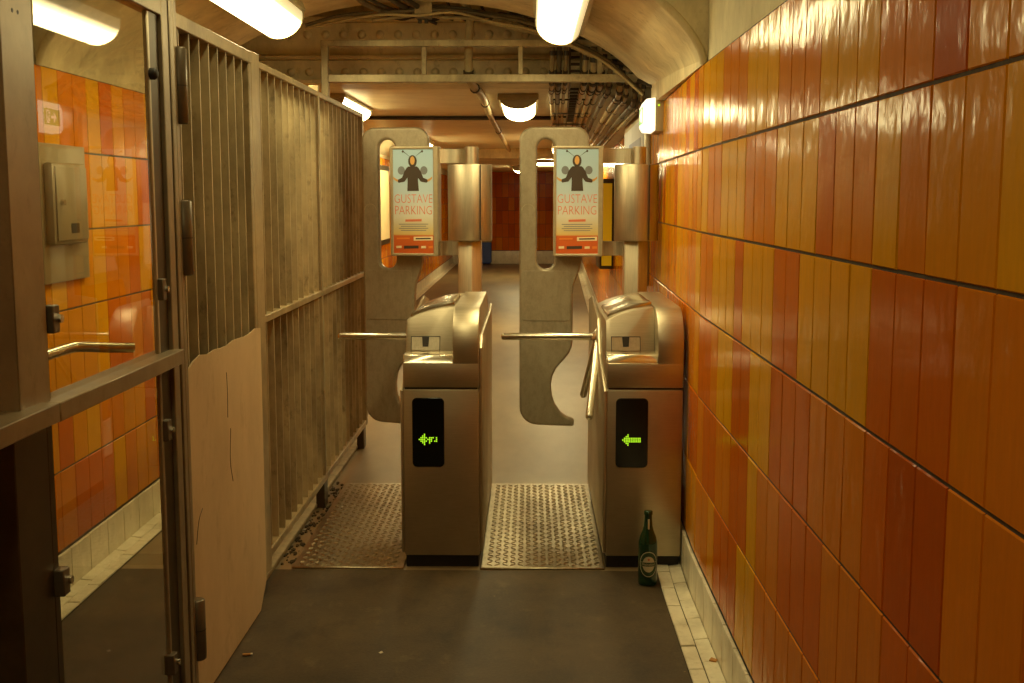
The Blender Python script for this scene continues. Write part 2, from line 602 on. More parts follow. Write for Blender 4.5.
def tiles_side(parent, xface, flip, y_lo, y_hi, single_lo, single_hi, pat=None, bend=False, start=None):
    """individual tile objects between single_lo and single_hi, the remainder joined in one part"""
    rest = {k: MB() for k in TONES}
    cols = []
    y = start if start is not None else y_hi
    c = 0
    while y - TW >= y_lo - 1e-6:
        cols.append((y - TW / 2, c))
        y -= TW
        c += 1
    for yc, c in cols:
        for row in range(6):
            zc = TOPT - TH * (row + 0.5)
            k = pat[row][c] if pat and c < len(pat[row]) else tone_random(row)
            x = xface(yc)
            ang = math.atan(BEND) if bend else 0.0
            single = single_lo <= yc <= single_hi
            rot = Matrix.Rotation(-ang + (PI if flip else 0), 4, 'Z') @ Matrix.Rotation(random.gauss(0, 0.0035), 4, 'Z') @ Matrix.Rotation(random.gauss(0, 0.003), 4, 'Y')
            off = 0.008 if not flip else -0.008
            mt = Matrix.Translation((x + off, yc, zc)) @ rot
            if single:
                o = link('tile', TILEM[k], parent)
                o.matrix_basis = mt
            else:
                me = TILEM[k]
                rest[k].add([mt @ v.co for v in me.vertices], [tuple(p.vertices) for p in me.polygons])
    for k, mb in rest.items():
        if mb.v:
            o = link('tiling', mb.mesh('tiling', 'tile_' + k, recalc=False), parent)
            o['kind'] = 'stuff'


# right wall: backing (near part square to the view, far part turned slightly outwards)
wr = MB()
wr.prism([(XR + 0.003, YN), (XR + 0.2, YN), (XR + 0.2, YJ), (XR + 0.003, YJ)], 0.0, TOPT, 2)
wr.prism([(xr(YJ) + 0.0045, YJ), (XR + 0.2, YJ), (xr(YB) + 0.2, YB + 0.1), (xr(YB) + 0.0045, YB + 0.1)], 0.0, TOPT, 2)
wall_right = struct(wr.obj('wall_right', 'grout'))
up = MB()
up.prism([(XR + 0.012, YN), (XR + 0.2, YN), (XR + 0.2, YJ - 0.004), (XR + 0.012, YJ - 0.004)], TOPT, 2.95, 2)
up.obj('upper_plaster', 'plaster_light', wall_right)
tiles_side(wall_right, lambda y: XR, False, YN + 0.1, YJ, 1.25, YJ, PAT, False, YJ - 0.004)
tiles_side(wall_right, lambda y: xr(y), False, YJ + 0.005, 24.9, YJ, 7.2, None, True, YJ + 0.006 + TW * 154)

# left wall
wl = MB().box((XL - 0.2, YN, 0.0), (XL - 0.003, YB + 0.1, TOPT))
wall_left = struct(wl.obj('wall_left', 'grout'))
MB().box((XL - 0.2, YN, TOPT), (XL - 0.010, YB + 0.1, 2.95)).obj('upper_plaster', 'plaster', wall_left)
tiles_side(wall_left, lambda y: XL, True, YN + 0.1, YB, 3.6, 6.4)

# far end wall
wb = MB().box((XL - 0.2, YB, 0.0), (1.5, YB + 0.2, 2.6))
wall_back = struct(wb.obj('wall_back', 'grout'))
bt = {k: MB() for k in TONES}
x = XL + 0.01
while x + TW < 1.25:
    for row in range(7):
        k = random.choice('OODDDRO')
        z1 = 0.29 + (TH * row)
        bt[k].box((x + 0.002, YB - 0.008, z1 + 0.003), (x + TW - 0.002, YB, z1 + TH - 0.003))
    x += TW
for k, mb in bt.items():
    o = mb.obj('tiling', 'tile_' + k, wall_back)
    o['kind'] = 'stuff'
MB().box((XL, YB - 0.02, 0.0), (1.2, YB, 0.28)).obj('white_skirting', 'white_tile', wall_back, bevel=0.004)
# wall behind the viewpoint
struct(MB().box((XL - 0.2, YN - 0.2, 0.0), (XR + 0.2, YN, 2.95)).obj('wall_front', 'plaster'))


# white skirtings and gutters
def skirting(name, xf, sgn, y_lo, y_hi, s_lo, s_hi):
    """sgn: direction from the wall into the corridor"""
    base = MB()
    n = 40
    pa = [(xf(y_lo + (y_hi - y_lo) * i / n) - sgn * 0.004, y_lo + (y_hi - y_lo) * i / n) for i in range(n + 1)]
    pb = [(xf(y) + sgn * 0.112, y) for (_, y) in pa][::-1]
    poly = pa + pb
    base.prism(poly, 0.0, 0.004, 2)
    root = struct(base.obj(name, 'white_grout'))
    rest = MB()

    def piece(nm, verts, single):
        fs = [(0, 3, 2, 1), (4, 5, 6, 7), (0, 1, 5, 4), (1, 2, 6, 5), (2, 3, 7, 6), (3, 0, 4, 7)]
        if single:
            MB().add(verts, fs).obj(nm, 'white_tile', root, bevel=0.002, seg=1)
        else:
            rest.add(verts, fs)
    L = 0.185
    y = y_hi
    i = 0
    while y - L > y_lo:
        a, b = y - L + 0.004, y - 0.002
        single = s_lo <= (a + b) / 2 <= s_hi
        j = lambda: random.uniform(-0.0015, 0.0015)
        xa, xb = xf(a), xf(b)
        # upright skirting tile (two thirds as long)
        h = 0.15
        t = 0.012
        piece('skirting_tile', [(xa, a, 0.004), (xa + sgn * t, a, 0.004), (xb + sgn * t, b, 0.004), (xb, b, 0.004),
                                (xa, a, h), (xa + sgn * t, a, h), (xb + sgn * t, b, h), (xb, b, h)], single)
        # inner gutter row, sloping
        o = (i % 2) * 0
        p0, p1 = 0.014, 0.060
        zi, zo = 0.012 + j(), 0.007 + j()
        sh = 0.06
        piece('gutter_tile', [(xa + sgn * p0, a + sh, 0.001), (xa + sgn * p1, a + sh, 0.001), (xb + sgn * p1, b + sh, 0.001), (xb + sgn * p0, b + sh, 0.001),
                              (xa + sgn * p0, a + sh, zi), (xa + sgn * p1, a + sh, zo), (xb + sgn * p1, b + sh, zo + j()), (xb + sgn * p0, b + sh, zi)], single)
        p0, p1 = 0.064, 0.110
        zi = 0.010 + j()
        piece('gutter_tile', [(xa + sgn * p0, a, 0.001), (xa + sgn * p1, a, 0.001), (xb + sgn * p1, b, 0.001), (xb + sgn * p0, b, 0.001),
                              (xa + sgn * p0, a, zi), (xa + sgn * p1, a, zi), (xb + sgn * p1, b, zi + j()), (xb + sgn * p0, b, zi)], single)
        y -= L
        i += 1
    r = rest.obj('gutter_tiling', 'white_tile', root)
    r['kind'] = 'stuff'


skirting('baseboard_right', xr, -1, YN + 0.2, YB - 0.1, 2.9, 4.4)
skirting('baseboard_left', lambda y: XL, 1, YN + 0.2, YB - 0.1, 3.9, 5.9)

# ------------------------------------------------------------------ ceiling
VC, VA, VB, VP = -0.552, 1.15, 0.50, 0.62     # vault: centre x, half width, rise
YV1 = 5.85


def vz(x):
    q = 1 - ((x - VC) / VA) ** 2
    return TOPT + VB * max(q, 0) ** VP


# near ceiling (higher, out of frame) and pocket over the beam
ce = MB()
ce.box((XL - 0.2, YN, 2.80), (XR + 0.2, YJ, 3.05))
ce.box((XL - 0.2, YJ, 2.62), (1.0, 6.75, 3.05))
ceiling = struct(ce.obj('ceiling', 'plaster'))
# vault between the joint and the pocket: ring with thickness
va = MB()
n = 36
ring = [(VC + VA * math.cos(PI * i / n), vz(VC + VA * math.cos(PI * i / n))) for i in range(n + 1)]
for y0, y1 in ((YJ, YV1),):
    vs = []
    for (x, z) in ring:
        k = 1.0
        # follow the slight turn of the wall at the right-hand springing
        vs += [(x, y0, z), (x + (0.04 if x > 0.55 else 0.0), y1, z), (x, y1, 2.64), (x, y0, 2.96)]
    fs = []
    for i in range(n):
        a, b = i * 4, (i + 1) * 4
        fs += [(a, b, b + 1, a + 1), (a + 1, b + 1, b + 2, a + 2), (a + 3, b + 3, b, a)]
    va.add(vs, fs)
va.box((VC + VA, YJ, TOPT), (XR + 0.3, YV1, 2.64))
va.box((XL - 0.2, YJ, TOPT), (VC - VA, YV1, 2.64))
vo = va.obj('vault', 'plaster', ceiling, smooth=True)
# rounded plaster rib along the front edge of the vault
rib = MB().tube([(VC + (VA - 0.004) * math.cos(PI * i / 40), YJ, vz(VC + VA * math.cos(PI * i / 40)) - 0.003) for i in range(41)], 0.014, 8)
rib.obj('vault_edge', 'plaster', ceiling, smooth=True)
# far flat ceiling with haunches
fc = MB()
ZF = 2.075
fc.box((XL - 0.2, 6.8, ZF), (1.5, 15.6, 2.7))
fc.box((XL - 0.2, 15.6, 1.99), (1.5, YB + 0.2, 2.7))
fc.obj('far_slab', 'ceil', ceiling)
hn = MB()
hn.add([(xr(6.8) - 0.34, 6.8, ZF + 0.002), (xr(6.8) + 0.05, 6.8, TOPT), (xr(6.8) + 0.05, 6.8, ZF + 0.002),
        (xr(15.6) - 0.34, 15.6, ZF + 0.002), (xr(15.6) + 0.05, 15.6, TOPT), (xr(15.6) + 0.05, 15.6, ZF + 0.002)],
       [(0, 1, 2), (3, 5, 4), (0, 3, 4, 1), (1, 4, 5, 2), (2, 5, 3, 0)])
hn.add([(XL + 0.14, 6.8, ZF + 0.002), (XL - 0.05, 6.8, TOPT), (XL - 0.05, 6.8, ZF + 0.002),
        (XL + 0.14, 15.6, ZF + 0.002), (XL - 0.05, 15.6, TOPT), (XL - 0.05, 15.6, ZF + 0.002)],
       [(0, 1, 2), (3, 5, 4), (0, 3, 4, 1), (1, 4, 5, 2), (2, 5, 3, 0)])
hn.obj('haunch', 'ceil', ceiling)
MB().box((XL - 0.1, 9.35, ZF - 0.012), (0.6, 9.38, ZF)).obj('joint_strip', 'cable_dark', ceiling)
MB().box((XL - 0.1, 15.45, 1.95), (1.2, 15.62, ZF)).obj('cross_beam', 'beam', ceiling, bevel=0.006)

# riveted steel beam
bm_ = MB()
bm_.box((XL - 0.1, 6.62, 2.215), (1.0, 6.85, 2.40))       # upper plate
bm_.box((XL - 0.1, 6.56, 2.400), (1.0, 6.90, 2.425))      # top flange
bm_.box((XL - 0.1, 6.66, 2.085), (1.0, 6.90, 2.20))       # lower plate
bm_.box((XL - 0.1, 6.60, 2.200), (1.0, 6.90, 2.222))      # middle flange
bm_.box((XL - 0.1, 6.58, 2.062), (1.0, 6.92, 2.085))      # bottom flange
bm_.box((XL - 0.1, 6.70, 2.425), (1.0, 6.85, 2.63))
trim = struct(bm_.obj('trim_1', 'beam', bevel=0.003, seg=1))
rv = MB().lathe([(0.0, 0.0), (0.024, 0.0), (0.022, 0.008), (0.015, 0.015), (0.006, 0.018)], 10)
for v_i in range(len(rv.v)):
    xx, yy, zz = rv.v[v_i]
    rv.v[v_i] = (xx, -zz, yy)
rvm = rv.mesh('rivet', 'beam', smooth=True)
for row, (yy, zz) in enumerate(((6.62, 2.335), (6.66, 2.135))):
    x = XL + 0.05
    while x < 0.75:
        o = link('rivet', rvm, trim)
        o.location = (x, yy, zz)
        x += 0.1015


# ------------------------------------------------------------------ ceiling lamps
def lamp(label, c, length, tilt, mat, width=0.205, depth=0.085, rz=0.0):
    """c: centre of the mounting face; lamp runs along Y; tilt about Y"""
    root = thing('ceiling_lamp', label, 'lamp', c, 0, 'strip lamps on the ceiling')
    root.rotation_euler = (0, tilt, rz)
    L = length / 2
    MB().box((-width / 2 - 0.016, -L - 0.01, -0.04), (width / 2 + 0.016, L + 0.01, 0.0)).obj('housing', 'lamp_body', root, bevel=0.006)
    if c[1] < 6 and c[2] < 2.5:
        for y_ in (-L * 0.7, L * 0.7):
            MB().box((-0.03, y_ - 0.03, -0.01), (0.03, y_ + 0.03, 0.06)).obj('mounting_block', 'lamp_body', root)
    prof = arc(0, 0, width / 2, 180, 360, 14, depth)
    prof = [(a, b - 0.03) for a, b in prof]
    vs, fs = [], []
    for k, y in enumerate((-L + 0.012, L - 0.012)):
        vs += [(a, y, b) for a, b in prof]
    n_ = len(prof)
    for i in range(n_ - 1):
        fs.append((i, i + 1, n_ + i + 1, n_ + i))
    MB().add(vs, fs).obj('diffuser', mat, root, smooth=True)
    cap = [(a * 1.04, (b + 0.03) * 1.04 - 0.03) for a, b in prof]
    for y0 in (-L, L - 0.014):
        MB().prism(cap, y0, y0 + 0.014, 1).obj('end_cap', 'lamp_body', root)
    return root


lamp('bright strip lamp on the vault above the two turnstiles', (0.135, 4.70, vz(0.135) - 0.045), 1.20, math.radians(20), 'lamp')
lamp('bright strip lamp on the vault above the slatted fence', (-1.125, 4.70, vz(-1.125) - 0.055), 1.20, math.radians(-22), 'lamp')
lamp('strip lamp with dark end cap on the flat ceiling behind the steel beam', (-0.075, 7.95, ZF), 1.20, 0, 'lamp_far', 0.225, 0.062)
lamp('narrow strip lamp on the left ceiling edge behind the fence top', (-1.24, 7.95, ZF - 0.0), 1.25, math.radians(-14), 'lamp_far', 0.15, 0.06)
lamp('distant strip lamp far down the corridor beyond the right gate', (0.35, 12.6, 2.0), 1.2, 0, 'lamp_end', 0.2, 0.09)
l5 = lamp('distant strip lamp set crosswise in front of the end wall', (0.48, 17.5, 1.99), 0.8, 0, 'lamp_end', 0.12, 0.05, PI / 2)
lamp('distant strip lamp on the left ceiling far down the corridor', (-1.2, 13.0, ZF), 1.2, 0, 'lamp_end', 0.15, 0.06)
lamp('added distant fill lamp closest to the far end wall', (-0.2, 21.0, 1.99), 1.3, 0, 'lamp_end', 0.2, 0.07)  # extra lamp added to brighten the dark far end of the corridor
lamp('unseen fill lamp added on the high near ceiling behind the viewpoint', (-0.45, 0.2, 2.80), 1.2, 0, 'fill_lamp')  # out of frame, added to lift the near door post and right wall
lamp('unseen fill lamp added on the high near ceiling over the viewpoint', (-0.45, 3.1, 2.80), 1.2, 0, 'fill_lamp')  # out of frame, added because the near right wall came out too dark


# ------------------------------------------------------------------ turnstiles
ARROWS = [['...#.......', '..##.......', '.####.###.#', '####.###..#', '.####.##.##', '..##..#....', '...#.......'],
          ['...#.......', '..##.......', '.##########', '###########', '.##########', '..##.......', '...#.......']]


def turnstile(loc, label, arrow, rz=0.0, Ln=0.415, hubx=-0.004):
    t = thing('turnstile', label, 'turnstile', loc, rz, 'tripod turnstiles')
    hw = 0.145
    # plinth and lower cabinet
    MB().box((-hw + 0.004, 0.02, 0.0), (hw - 0.004, 1.20, 0.06)).obj('plinth', 'black', t)
    body = MB().box((-hw, 0.0, 0.05), (hw, 1.215, 0.705)).obj('cabinet', 'steel', t, bevel=0.006)
    MB().box((-hw + 0.006, 0.006, 0.700), (hw - 0.006, 1.2, 0.714)).obj('seam', 'dark', t)
    # head base
    MB().box((-hw, 0.0, 0.711), (hw, 1.21, 0.806)).obj('head_base', 'steel', t, bevel=0.004)
    # bright ledge with sloped nose
    MB().prism([(0.0, 0.800), (0.004, 0.806), (0.016, 0.834), (0.028, 0.838), (0.14, 0.838), (0.14, 0.800)], -hw + 0.001, 0.046, 0).obj('ledge', 'chrome', t, bevel=0.002, seg=1)
    # right cheek with quarter-round front
    pr = [(0.0, 0.800), (0.0, 0.868)] + [(0.145 - 0.145 * math.cos(a), 0.868 + 0.142 * math.sin(a)) for a in [PI / 2 * k / 10 for k in range(1, 11)]] + [(0.86, 1.01), (1.0, 0.93), (1.0, 0.800)]
    MB().prism(pr, 0.046, hw, 0).obj('cheek', 'steel', t, bevel=0.004, smooth=False)
    # curved finger scoop on top of the cheek
    curve_plate('scoop_lip', [arc(0.0, 0.0, 0.042, 180, 360, 14, 0.022)], 0.006, 0.001, 'bronze', t, Matrix.Translation((0.092, 0.10, 0.998)) @ Matrix.Rotation(math.radians(38), 4, 'X'))
    # reader hood: arched front, set back
    top = [(-hw + 0.001, 0.80), (0.046, 0.80), (0.046, 1.006)] + [(0.046 - 0.19 * s, 1.006 - 0.050 * s ** 1.9) for s in [k / 10 for k in range(1, 11)]]
    hood = MB().prism(top, 0.105, 0.84, 1).obj('reader_hood', 'steel', t, bevel=0.005)
    SH = Matrix.Identity(4)
    SH[1][2] = 0.36
    SH[1][3] = -0.36 * 0.838
    for v in hood.data.vertices:
        if v.co.y < 0.3:
            v.co = SH @ v.co
    # second raised arch and glossy reader window on the hood
    top2 = [(-hw + 0.012, 0.955), (0.04, 0.998), (0.04, 1.020)] + [(0.04 - 0.172 * s, 1.020 - 0.048 * s ** 1.8) for s in [k / 8 for k in range(1, 9)]]
    MB().prism(top2, 0.34, 0.62, 1).obj('reader_arch', 'chrome', t, bevel=0.006)
    MB().prism([(a, b + 0.004) for a, b in top2], 0.20, 0.30, 1).obj('reader_window', 'chrome', t, bevel=0.004)
    # ticket panel with slot
    tp = curve_plate('ticket_panel', [rrect(-0.122, 0.842, -0.012, 0.894, 0.002, 2)], 0.004, 0.0006, 'steel_v', t, Matrix.Translation((0, 0.1035, 0)) @ XZ)
    fr = MB()
    fr.box((-0.124, 0.1005, 0.892), (-0.010, 0.1045, 0.8945))
    fr.box((-0.124, 0.1005, 0.84), (-0.1215, 0.1045, 0.8945))
    fr.box((-0.0125, 0.1005, 0.84), (-0.010, 0.1045, 0.8945))
    fr.obj('ticket_gap', 'dark', tp)
    MB().prism([(-0.081, 0.893), (-0.053, 0.893), (-0.056, 0.856), (-0.078, 0.856)], 0.0985, 0.1025, 1).obj('ticket_slot', 'dark', tp)
    MB().prism([(-0.080, 0.855), (-0.054, 0.855), (-0.050, 0.841), (-0.084, 0.841)], 0.094, 0.102, 1).obj('slot_chute', 'steel_v', tp)
    for o_ in (tp, *tp.children):
        o_.data.transform(SH)
    # black display with led arrow
    dp = curve_plate('display', [rrect(-0.111, 0.402, 0.012, 0.672, 0.018)], 0.006, 0.002, 'black_glass', t, Matrix.Translation((0, -0.001, 0)) @ XZ)
    led = MB()
    P = 0.0066
    for r, line in enumerate(arrow):
        for c, ch in enumerate(line):
            if ch == '#':
                x0 = -0.086 + c * P
                z0 = 0.528 - r * P
                led.box((x0, -0.0052, z0), (x0 + P * 0.66, -0.0035, z0 + P * 0.66))
    led.obj('arrow_lights', 'led', dp)
    # cover plates on the flanks
    w = [(0.006, 0.06), (0.006, 0.700), (0.38, 0.79), (0.50, 0.93), (0.95, 0.985), (1.19, 0.95), (1.19, 0.06)]
    MB().prism(w, -hw - 0.012, -hw, 0).obj('side_cover', 'steel_v', t, bevel=0.004)
    if hubx > 0:
        w = [(0.03, 0.06), (0.03, 0.86), (0.10, 0.905), (1.10, 0.905), (1.19, 0.93), (1.19, 0.06)]
        MB().prism(w, hw, hw + 0.012, 0).obj('side_cover', 'steel_v', t, bevel=0.004)
    # tripod
    hub = Vector((-hw + hubx, 0.56, 0.842))
    phi = math.radians(40)
    ax = Vector((-math.sin(phi), 0, -math.cos(phi)))
    hb = MB().tube([hub - ax * 0.02 + Vector((0.012, 0, 0)), hub + ax * 0.028], [0.040, 0.026], 16).obj('hub', 'chrome', t, bevel=0.004)
    for k in range(3):
        d_ = Matrix.Rotation(2 * PI * k / 3, 3, ax) @ Vector((-1, 0, 0))
        p = [hub + d_ * s for s in (0.0, 0.02, Ln - 0.012, Ln - 0.003, Ln)]
        MB().tube(p, [0.0145, 0.0155, 0.0155, 0.012, 0.004], 14).obj('bar', 'chrome', t, smooth=True)
    return t


turnstile((-0.339, 4.372, 0), 'steel turnstile cabinet beside the slatted fence, black display with broken green arrow', ARROWS[0], 0.0, 0.37, 0.03)
turnstile((0.441, 4.372, 0), 'steel turnstile cabinet against the orange tiled wall, bottle at its foot', ARROWS[1])


# ------------------------------------------------------------------ swing gates behind the turnstiles
def gate(loc, theta, label):
    """origin on the floor under the hinge drum; leaf reaches to -x, turned by theta"""
    g = thing('swing_gate', label, 'gate', loc, 0, 'swing gates')
    # pillar: two faced column
    pil = MB().prism([(-0.058, 0.0), (0.008, -0.022), (0.055, 0.005), (0.055, 0.10), (-0.058, 0.10)], 0.0, 1.23, 2).obj('pillar', 'steel_v', g, bevel=0.004)
    MB().tube([(0, 0.03, 1.10), (0, 0.03, 1.66)], 0.03, 14).obj('hinge_pin', 'steel_v', g, smooth=True)
    # drum
    R_ = 0.088
    pts = [(R_ * 1.22 * math.cos(a), 0.03 + R_ * math.sin(a)) for a in [2 * PI * k / 28 for k in range(28)]]
    dr = MB().prism(pts, 1.225, 1.590, 2).obj('drum', 'steel_v', g, bevel=0.005)
    MB().box((0.052, -0.055, 1.23), (0.056, -0.04, 1.588)).obj('drum_seam', 'dark', dr)
    Rm = Matrix.Rotation(-theta, 4, 'Z')
    # leaf matrix: local XY plate -> vertical plane through hinge, rotated by theta
    base = Matrix.Translation((0, 0.03, 0)) @ Rm

    def LM(y):
        return base @ Matrix.Translation((0, y, 0)) @ XZ
    # paddle outline, x measured from the hinge
    out = arc(-0.505, 1.71, 0.066, 180, 90, 8) + arc(-0.295, 1.71, 0.066, 90, 0, 8)
    out += [(-0.229, 1.40), (-0.262, 1.126), (-0.275, 1.07), (-0.298, 1.01), (-0.306, 0.962), (-0.305, 0.72), (-0.309, 0.690), (-0.322, 0.660), (-0.352, 0.622), (-0.385, 0.585)]
    out += [(-0.404, 0.545), (-0.412, 0.500), (-0.408, 0.448), (-0.392, 0.400), (-0.362, 0.358), (-0.330, 0.336), (-0.302, 0.328), (-0.295, 0.320), (-0.297, 0.296), (-0.303, 0.290)]
    out += [(-0.40, 0.291)] + arc(-0.480, 0.385, 0.091, 270, 180, 8)
    slot = arc(-0.4415, 1.674, 0.0435, 180, 0, 10) + arc(-0.4415, 1.124, 0.0435, 0, -180, 10)
    pd = curve_plate('paddle', [out, slot[::-1]], 0.046, 0.012, 'paddle', g, LM(0.10))
    curve_plate('paddle_panel', [rrect(-0.560, 0.822, -0.318, 1.072, 0.02)], 0.004, 0.0018, 'paddle', pd, LM(0.0765))
    curve_plate('wear_arc', [arc(-0.528, 1.37, 0.032, 0, 180, 12) + arc(-0.528, 1.37, 0.029, 180, 0, 12)], 0.002, 0.0004, 'frame_paint', pd, LM(0.0765))
    # poster case
    x0, x1, z0, z1 = -0.402, -0.160, 1.147, 1.680
    fr = curve_plate('poster_frame', [rrect(x0, z0, x1, z1, 0.008), rrect(x0 + 0.015, z0 + 0.014, x1 - 0.024, z1 - 0.014, 0.002)[::-1]], 0.07, 0.004, 'frame_paint', g, LM(0.035))
    a0, a1, b0, b1 = x0 + 0.013, x1 - 0.022, z0 + 0.012, z1 - 0.012
    bk = MB().box((a0, 0.010, b0), (a1, 0.06, b1))
    bo = link('case_back', bk.mesh('case_back', 'dark'), fr)
    bo.data.transform(base)
    sh = MB().box((a0, 0.006, b0), (a1, 0.010, b1)).mesh('poster_sheet', 'poster')
    sh.transform(base)
    link('poster_sheet', sh, fr)
    # printed matter, (u,v) from the top-left of the sheet
    w_, h_ = a1 - a0, b1 - b0

    def uv(u, v):
        return (a0 + u * w_, b1 - v * h_)

    def pp(name, poly, mat, lay=1):
        curve_plate(name, [[uv(*p) for p in poly]], 0.0006, 0.0001, mat, fr, LM(0.0056 - lay * 0.0006), 0)

    def uvarc(cu, cv, ru, rv_, a_0=0, a_1=350, n_=16):
        return arc(cu, cv, ru, a_0, a_1, n_, rv_)
    pp('racket_print', uvarc(0.215, 0.205, 0.088, 0.040), 'ink_grey')
    pp('racket_print', uvarc(0.765, 0.205, 0.088, 0.040), 'ink_grey')
    for sx in (-1, 1):
        c_ = 0.49
        pp('antenna_print', [(c_ + sx * 0.03, 0.085), (c_ + sx * 0.05, 0.078), (c_ + sx * 0.235, 0.026), (c_ + sx * 0.225, 0.020)], 'ink_dark')
        pp('antenna_print', uvarc(c_ + sx * 0.235, 0.025, 0.025, 0.011), 'ink_dark')
        arm = [(c_ + sx * 0.13, 0.172), (c_ + sx * 0.20, 0.215), (c_ + sx * 0.26, 0.275), (c_ + sx * 0.36, 0.292), (c_ + sx * 0.37, 0.310), (c_ + sx * 0.34, 0.322), (c_ + sx * 0.20, 0.312), (c_ + sx * 0.12, 0.27)]
        pp('sleeve_print', arm, 'ink_dark', 2)
        pp('hand_print', [(c_ + sx * 0.355, 0.292), (c_ + sx * 0.43, 0.278), (c_ + sx * 0.475, 0.262), (c_ + sx * 0.47, 0.285), (c_ + sx * 0.40, 0.308), (c_ + sx * 0.36, 0.312)], 'ink_skin', 2)
    pp('coat_print', [(0.35, 0.19), (0.38, 0.168), (0.60, 0.168), (0.64, 0.19), (0.62, 0.30), (0.64, 0.40), (0.36, 0.40), (0.37, 0.30)], 'ink_dark', 2)
    pp('hair_print', uvarc(0.49, 0.118, 0.105, 0.058), 'ink_dark', 2)
    pp('face_print', uvarc(0.49, 0.112, 0.055, 0.040), 'ink_skin', 3)
    if True:
        for body, v, sz in (('GUSTAVE', 0.478, 0.062), ('PARKING', 0.588, 0.062)):
            p = uv(0.5, v)
            text_mesh('title_print', body, sz, 'ink_red', fr, LM(0.0053) @ Matrix.Translation((p[0], p[1], 0)), 0.74, 0.0003, -0.0009)
    pp('subtitle_print', [(0.30, 0.672), (0.70, 0.668), (0.70, 0.69), (0.30, 0.694)], 'ink_red')
    for k in range(4):
        u0 = 0.14 + 0.05 * (k % 2)
        pp('small_print', [(u0, 0.715 + 0.02 * k), (1 - u0, 0.713 + 0.02 * k), (1 - u0, 0.719 + 0.02 * k), (u0, 0.721 + 0.02 * k)], 'ink_grey')
    pp('strip_print', [(0.50, 0.838), (0.97, 0.834), (0.97, 0.872), (0.50, 0.876)], 'ink_cream')
    pp('strip_text_print', [(0.55, 0.850), (0.92, 0.847), (0.92, 0.860), (0.55, 0.863)], 'ink_dark', 2)
    pp('left_text_print', [(0.08, 0.848), (0.40, 0.846), (0.40, 0.862), (0.08, 0.864)], 'ink_orange')
    pp('logo_bar_print', [(0.26, 0.925), (0.62, 0.922), (0.62, 0.950), (0.26, 0.953)], 'ink_dark')
    for u0, u1 in ((0.07, 0.20), (0.68, 0.80), (0.86, 0.97)):
        pp('logo_print', [(u0, 0.927), (u1, 0.925), (u1, 0.948), (u0, 0.950)], 'ink_cream' if u0 < 0.8 else 'ink_orange')
    # curved strap arms joining the case to the hinge
    for z in (1.632, 1.183):
        pts = []
        xs = [-0.165, -0.120, -0.070, -0.02, 0.03]
        ins = [0.038, 0.062, 0.060, 0.025, -0.010]
        q = catmull([(x_, y_, 0) for x_, y_ in zip(xs, ins)], 5)
        outer = [(p.x, p.y) for p in q]
        inner = [(p.x + 0.0, p.y + 0.016) for p in q][::-1]
        mb = MB().prism(outer + inner, z - 0.034, z + 0.034, 2)
        flx = MB().prism(outer + [(p.x, 0.075) for p in q][::-1], z + 0.030, z + 0.037, 2)
        mb.add(flx.v, flx.f)
        me = mb.mesh('strap_arm', 'steel_v', bevel=0.0015, seg=1)
        me.transform(base)
        ar = link('strap_arm', me, g)
        kn = MB().lathe([(0.0, -0.04), (0.033, -0.04), (0.033, 0.042), (0.0, 0.042)], 18).mesh('knuckle', 'steel_v', smooth=True)
        kn.transform(Matrix.Translation((0.01, 0.018, z)))
        link('knuckle', kn, ar)
    return g


gate((0.514, 5.62, 0), math.radians(3), 'grey swing gate with poster case beside the orange tiled wall, seen almost face on')
gate((-0.290, 5.62, 0), math.radians(10), 'grey swing gate with poster case nearest the slatted fence, turned slightly away')


# ------------------------------------------------------------------ tread plates
def tread(x0, x1, label):
    y0, y1 = 4.35, 5.69
    p = MB().box((x0, y0, 0.0), (x1, y1, 0.009)).obj('tread_plate', 'tread', None, bevel=0.003, seg=1)
    tag(p, label, 'floor plate', 'lozenge tread plates')
    mb = MB()
    s = 0.030
    ny = int((y1 - y0 - 0.03) / s)
    nx = int((x1 - x0 - 0.02) / s)
    for i in range(nx):
        for j in range(ny):
            cx, cy = x0 + 0.02 + s * (i + 0.5), y0 + 0.02 + s * (j + 0.5)
            a = PI / 4 if (i + j) % 2 else -PI / 4
            ux, uy = math.cos(a), math.sin(a)
            l, w = 0.0172, 0.0060
            q = [(l, 0), (0, w), (-l, 0), (0, -w)]
            base = [(cx + u * ux - v * uy, cy + u * uy + v * ux, 0.009) for u, v in q]
            topv = [(cx + 0.55 * (u * ux - v * uy), cy + 0.55 * (u * uy + v * ux), 0.0125) for u, v in q]
            mb.add(base + topv, [(4, 5, 6, 7), (0, 1, 5, 4), (1, 2, 6, 5), (2, 3, 7, 6), (3, 0, 4, 7)])
    r = mb.obj('tread_lozenges', 'tread', p)
    r['kind'] = 'stuff'


tread(-0.925, -0.487, 'lozenge-patterned steel floor plate in the lane beside the slatted fence')
tread(-0.190, 0.293, 'lozenge-patterned steel floor plate in the lane between the two turnstiles')

# ------------------------------------------------------------------ slatted fence
FX = -0.97
f = thing('slatted_fence', 'worn khaki steel fence of close upright slats along the corridor', 'fence', (FX, 4.1, 0))


def fb(name, a, b, mat='fence_edge', bev=0.003, parent=None):
    o = MB().box((a[0], a[1] - 4.1, a[2]), (b[0], b[1] - 4.1, b[2])).obj(name, mat, parent or f, bevel=bev, seg=1)
    return o


